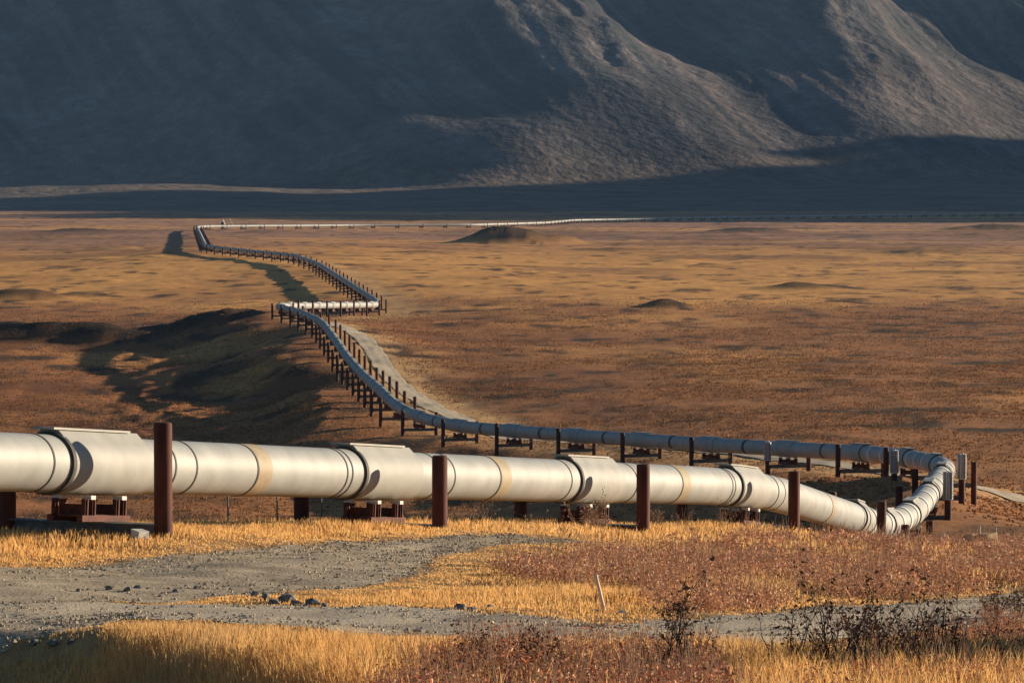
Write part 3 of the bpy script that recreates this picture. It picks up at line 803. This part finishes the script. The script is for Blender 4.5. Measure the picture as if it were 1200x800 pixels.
for y0, y1, dens, hh, ww in ((42, 60, 420, .42, .0085), (60, 80, 260, .24, .010), (80, 105, 150, .24, .014), (105, 135, 60, .26, .020), (135, 175, 20, .3, .03)):
    x, y = scatter(y0, y1, dens)
    z, px, py, b = fields(x, y)
    cl = fbm(x / 2.2, y / 2.2, 3, 211)
    rd = road_depth(x, y)
    keep = (rd < -.05 + .25 * (cl - .6)) & (R.random(len(x)) > b * np.where(y < 64, .95, .72)) & (R.random(len(x)) < .35 + 1.1 * cl)
    # thin, sparse growth on the gravel bank at the lower left
    bare = (px < 120) & (py > 725) & (py < 775)
    keep &= ~(bare & (R.random(len(x)) < .8))
    x, y, z, cl, rd = x[keep], y[keep], z[keep], cl[keep], rd[keep]; n = len(x)
    h = hh * (.45 + .9 * R.random(n)) * (.55 + .8 * cl) * (.14 + .86 * smooth(-.3, -5.5, rd))
    a = R.uniform(0, 6.28, n); ln = h * (.08 + .35 * R.random(n)) ; la = R.uniform(0, 6.28, n)
    w = ww * (.6 + .8 * R.random(n))
    wx, wy = w * np.cos(a), w * np.sin(a); lx, ly = ln * np.cos(la), ln * np.sin(la)
    q = np.stack([np.stack([x - wx, y - wy, z - .03], 1), np.stack([x + wx, y + wy, z - .03], 1),
                  np.stack([x + wx * .8 + lx * .4, y + wy * .8 + ly * .4, z + h * .6], 1), np.stack([x - wx * .8 + lx * .4, y - wy * .8 + ly * .4, z + h * .6], 1),
                  np.stack([x + lx, y + ly, z + h], 1)], 1)
    vs.append(q)
    c0 = mixc(np.tile(lin_col(.78, .42, .13), (n, 1)), lin_col(.86, .58, .25), R.random(n)); c0 = mixc(c0, lin_col(.42, .20, .075), (R.random(n) < .14) * .8)
    c0 = mixc(c0, lin_col(.56, .36, .17), smooth(.5, .7, fbm(x / 5, y / 8, 3, 221)) * .6)
    cs.append(np.repeat(c0[:, None, :], 5, 1))
q = np.concatenate(vs); cq = np.concatenate(cs).reshape(-1, 3); n = len(q)
gt = (np.arange(n)[:, None, None] * 5 + np.array([(0, 1, 2), (0, 2, 3), (3, 2, 4)])[None]).reshape(-1, 3)
tag(obj('dry_grass', mesh_np('dry_grass', q.reshape(-1, 3), gt, M_grass, False, cq)), 'golden dry grass growing around the gravel tracks', 'grass', kind='stuff')
print('grass blades', n)

def leaf_cloud(cx, cy, cz, rad, hgt, per, size, pal):
    n = len(cx) * per; i = np.repeat(np.arange(len(cx)), per)
    r = rad[i] * np.sqrt(R.random(n)); a = R.uniform(0, 6.28, n)
    hh = hgt[i] * R.random(n) ** .8 * (1 - .45 * (r / rad[i]) ** 2)
    c = np.stack([cx[i] + r * np.cos(a), cy[i] + r * np.sin(a), cz[i] + hh], 1)
    u = R.normal(size=(n, 3)); u /= np.linalg.norm(u, axis=1)[:, None]; v = np.cross(u, R.normal(size=(n, 3))); v /= np.linalg.norm(v, axis=1)[:, None]
    s_ = size * (.5 + R.random(n))[:, None]
    q = np.stack([c - u * s_, c + v * s_ * .45, c + u * s_, c - v * s_ * .45], 1)
    pal = np.array(pal); col = pal[R.integers(0, len(pal), n)] * R.uniform(.7, 1.4, (n, 1)) * np.repeat(R.uniform(.8, 1.35, (len(cx), 1)), per, 0)
    return q, np.repeat(col[:, None], 4, 1)
PAL_R = [(0.42, 0.112, 0.05), (0.51, 0.18, 0.083), (0.33, 0.143, 0.075), (0.6, 0.33, 0.195), (0.21, 0.09, 0.053), (0.69, 0.42, 0.255)]
PAL_B = [(0.51, 0.24, 0.128), (0.63, 0.345, 0.195), (0.39, 0.18, 0.098), (0.69, 0.435, 0.27), (0.3, 0.135, 0.075)]
qs, cc = [], []
for y0, y1, dens, per, size, pal in ((40, 62, 18, 40, .029, PAL_R), (62, 95, 7, 42, .037, PAL_B), (95, 175, 2.4, 36, .056, PAL_B)):
    x, y = scatter(y0, y1, dens); z, px, py, b = fields(x, y)
    rd = road_depth(x, y)
    keep = (R.random(len(x)) < b * smooth(.30, .55, fbm(x / 1.8, y / 2.6, 3, 231))) & (rd < -.45)
    x, y, z = x[keep], y[keep], z[keep]
    n_t = 3; xi = np.repeat(x, n_t); yi = np.repeat(y, n_t); zi = np.repeat(z, n_t); m_ = len(xi); tw = size * .16
    ta = R.uniform(0, 6.28, m_); th = R.uniform(.2, .75, m_) * (.6 + .8 * np.repeat(R.random(len(x)), n_t)); tl_ = th * R.uniform(.1, .6, m_); bx_ = xi + R.normal(0, .10, m_); by_ = yi + R.normal(0, .10, m_)
    cxs, cys = np.cos(ta), np.sin(ta)
    qs.append(np.stack([np.stack([bx_ - tw, by_, zi - .04], 1), np.stack([bx_ + tw, by_, zi - .04], 1), np.stack([bx_ + tw * .5 + tl_ * cxs, by_ + tl_ * cys, zi + th], 1), np.stack([bx_ - tw * .5 + tl_ * cxs, by_ + tl_ * cys, zi + th], 1)], 1))
    tc_ = np.array([(.48, .29, .18), (.62, .42, .27), (.34, .17, .10)])[R.integers(0, 3, m_)]; cc.append(np.repeat(tc_[:, None], 4, 1))
    a_, b_ = leaf_cloud(x, y, z, .22 + .25 * R.random(len(x)), .22 + .42 * R.random(len(x)), per, size, pal); qs.append(a_); cc.append(b_)
q = np.concatenate(qs); cq = np.concatenate(cc)
n = len(q); print('brush leaves', n)
tag(obj('low_brush', mesh_np('low_brush', q.reshape(-1, 3), np.arange(n * 4).reshape(-1, 4), M_brush, False, cq.reshape(-1, 3))), 'low reddish brown dwarf brush among the dry grass', 'brush', kind='stuff')

# tundra tussocks on the valley floor
vs, cs = [], []
for y0, y1, dens, s0, keepn in ((150, 320, 3.2, .17, 4), (320, 620, 3.0, .165, 3), (620, 950, .9, .20, 3)):
    x, y = scatter(y0, y1, dens); cl = fbm(x / 14, y / 22, 3, 301)
    keep = (road_depth(x, y) < -1.2) & (R.random(len(x)) < smooth(960, 800, y + 60 * (cl - .5)) * smooth(.25, .6, cl) * (.35 + .65 * smooth(3, 9, seg_dist(x, y, PXY[::4].tolist()))) + .04)
    x, y, cl = x[keep], y[keep], cl[keep]; z = height(x, y); n = len(x)
    s_ = s0 * (.5 + R.random(n)); hh = s_ * (.45 + .6 * R.random(n)); a = R.uniform(0, 6.28, n)
    tri = []
    for k in range(keepn):                                  # a few broad leaning blades to a tuft
        b_ = a + k * 6.283 / keepn + R.uniform(-.4, .4, n); bw = s_ * R.uniform(.35, .6, n); ro = s_ * R.uniform(.15, .45, n); lo_ = s_ * R.uniform(.3, 1.0, n)
        cb, sb = np.cos(b_), np.sin(b_); bx_, by_ = x + ro * cb, y + ro * sb
        tri.append(np.stack([np.stack([bx_ - bw * sb, by_ + bw * cb, z - .06], 1), np.stack([bx_ + bw * sb, by_ - bw * cb, z - .06], 1), np.stack([bx_ + lo_ * cb, by_ + lo_ * sb, z + hh * R.uniform(.6, 1.2, n)], 1)], 1))
    vs.append(np.concatenate(tri, 1))
    pal = np.array([(.32, .15, .06), (.38, .18, .07), (.25, .12, .058), (.42, .22, .085), (.28, .12, .05), (.23, .12, .065)])
    c0 = pal[R.integers(0, 6, n)] * R.uniform(.8, 1.2, (n, 1)); cs.append(np.repeat(c0[:, None], 3 * keepn, 1).reshape(-1, 3))
q = np.concatenate([v_.reshape(-1, 3) for v_ in vs]); n = len(q) // 3; print('tussock blades', n)
tt = np.arange(n * 3).reshape(-1, 3)
tag(obj('tundra_tussocks', mesh_np('tundra_tussocks', q.reshape(-1, 3), tt, M_tuss, False, np.concatenate(cs))), 'rust brown tundra tussocks covering the valley floor', 'tussocks', kind='stuff')

# ------------------------------------------------------------------ single shrubs
def shrub_meshes(seed, height_, spread, stems, leaf, nleaf, lsize, depth=3, thick=.014):
    rs = random.Random(seed); m = MB(); tips = []
    def grow(p, d, L, r, lev):
        n = 3
        for i in range(n):
            d = np.array(d) + np.array([rs.uniform(-.22, .22), rs.uniform(-.22, .22), rs.uniform(-.05, .16)]); d = d / np.linalg.norm(d)
            q_ = p + d * L / n; m.tube(tuple(p), tuple(q_), r, r * .8, 5, False); r *= .8
            if lev >= 1: tips.append((q_, lev))
            if lev < depth - 1 and i >= 0:
                for _ in range(rs.choice((1, 1, 2))):
                    a = rs.uniform(0, 6.28); e = d + np.array([math.cos(a), math.sin(a), .25]) * rs.uniform(.5, .9); grow(q_, e / np.linalg.norm(e), L * rs.uniform(.4, .62), r * .7, lev + 1)
            p = q_
        tips.append((p, lev))
    for k in range(stems):
        a = 6.28 * k / stems + rs.uniform(-.5, .5); t = rs.uniform(.1, 1) * spread
        d = np.array([math.cos(a) * t, math.sin(a) * t, 1.0]); grow(np.array([math.cos(a) * .05, math.sin(a) * .05, -.08]), d / np.linalg.norm(d), height_ * rs.uniform(.6, 1), thick, 0)
    lm = MB()
    for _ in range(nleaf):
        p, lev = rs.choice(tips); c = p + np.array([rs.gauss(0, .03) for _ in range(3)])
        u = np.array([rs.gauss(0, 1) for _ in range(3)]); u /= np.linalg.norm(u); v = np.cross(u, [rs.gauss(0, 1) for _ in range(3)]); v /= np.linalg.norm(v); s_ = lsize * rs.uniform(.6, 1.3)
        w_ = np.cross(u, v) * s_ * .18
        lm.add([c - u * s_, c + v * s_ * .5 + w_, c + u * s_, c - v * s_ * .5 + w_], [(0, 1, 2), (0, 2, 3)])
    return m, lm
KINDS = {}
def kind(nm, bark, leafm, *a, **k):
    m, lm = shrub_meshes(*a, **k); KINDS[nm] = (m.mesh('stems', bark), lm.mesh('leaves', leafm))
kind('tall', M_bark, M_leafd, 1, 1.15, .25, 3, None, 220, .036, thick=.017)
kind('dark', M_bark, M_leafd, 2, .95, .55, 6, None, 250, .030, thick=.013)
kind('dark2', M_bark, M_leafd, 3, .85, .8, 7, None, 260, .030, thick=.012)
kind('sparse', M_bark, M_leafd, 4, 1.0, .7, 5, None, 150, .028, thick=.011)
kind('red', M_bark, M_leafr, 5, .6, .7, 6, None, 480, .030, thick=.009)
kind('pale', M_twig, M_leafp, 6, 1.0, .6, 7, None, 330, .045, thick=.014)
kind('bare', M_twig, M_leafp, 8, 1.0, .8, 6, None, 110, .035, thick=.013)
def shrub(kd, px, py, sc, label, Y=None, rz=0):
    if Y is None: x, Y = ground_hit(px, py)
    else: x = P(px, 0, Y)[0]
    e = tag(empty('shrub', (x, Y, ground_z(x, Y)), rz), label, 'shrub', 'single shrubs in the foreground')
    st = obj('stems', KINDS[kd][0], e); lv = obj('leaves', KINDS[kd][1], e); e.scale = (sc, sc, sc)
shrub('tall', 790, 798, 1.0, 'tall dark upright shrub crossing the front track in the middle', rz=.4)
shrub('dark', 815, 799, .75, 'dark leafy shrub just right of the tall upright shrub', rz=1)
shrub('dark2', 765, 800, .62, 'dark low shrub just left of the tall upright shrub', rz=2)
shrub('sparse', 930, 800, 1.25, 'thin sparse shrub with long bare twigs right of centre', rz=.2)
shrub('dark', 985, 797, 1.31, 'large dark bush with tall pointed stems at the lower right', rz=.3)
shrub('red', 1015, 775, 1.1, 'reddish bush behind the large dark lower right bush', rz=1.9)
shrub('sparse', 1030, 799, 1.25, 'sparse dark shrub just right of the large dark bush', rz=2.5)
shrub('dark2', 1075, 800, 1.31, 'wide dark bush leaning right near the shaded corner', rz=1.0)
shrub('sparse', 1100, 792, 1.38, 'thin dark shrub with raised twigs beside the shaded corner', rz=4)
shrub('dark2', 1150, 800, 1.0, 'dark bush inside the shaded lower right corner', rz=3)
shrub('red', 1165, 726, .8, 'low red-brown bush below the track at the right edge', rz=.7)
shrub('red', 1195, 724, .8, 'rust bush cut by the right edge below the track', rz=3.7)
shrub('red', 560, 790, .9, 'reddish bush at the bottom left of the brush patch', rz=.7)
shrub('red', 640, 795, 1.0, 'rust red bush at the bottom in the middle of the brush', rz=2.7)
shrub('dark', 540, 800, .5, 'small dark shrub at the bottom edge left of the brush', rz=2.2)
shrub('bare', 640, 662, 1.0, 'pale leafless shrub in the grass below the dark middle post', rz=1.2)
shrub('pale', 690, 623, 1.0, 'pale twiggy bush hiding the third shoe of the near pipe', 114, rz=.5)
shrub('pale', 706, 625, .75, 'smaller twiggy bush beside the third front post', 117, rz=2.5)
shrub('bare', 550, 614, 1.0, 'pale leafless shrub right of the second front post', 112, rz=2.0)
shrub('bare', 566, 616, .8, 'short pale shrub in the grass under the middle pipe span', 113, rz=4.0)
shrub('bare', 268, 622, .75, 'small pale shrub under the pipe below the left tan band', 95, rz=1)
shrub('bare', 800, 618, 1.0, 'pale leafless shrub under the pipe right of third post', 132, rz=3)
shrub('pale', 770, 622, .7, 'low twiggy bush right of the third front post', 128, rz=5)
shrub('bare', 850, 622, .9, 'pale shrub in front of the back post near the dip', 133, rz=2.2)

# ------------------------------------------------------------------ thin blue autumn haze in the valley air
hb = MB(); hb.box((0, 4300, 570), (19000, 9800, 1160))
M_haze = bpy.data.materials.new('haze'); M_haze.use_nodes = True; ht = M_haze.node_tree; ht.nodes.clear()
pv = ht.nodes.new('ShaderNodeVolumePrincipled'); pv.inputs['Color'].default_value = (.36, .62, 1.0, 1); pv.inputs['Density'].default_value = 2.1e-5
ho = ht.nodes.new('ShaderNodeOutputMaterial'); ht.links.new(pv.outputs[0], ho.inputs['Volume'])
tag(obj('haze', hb.mesh('haze', M_haze)), 'thin blue haze filling the valley air', 'haze', kind='stuff')
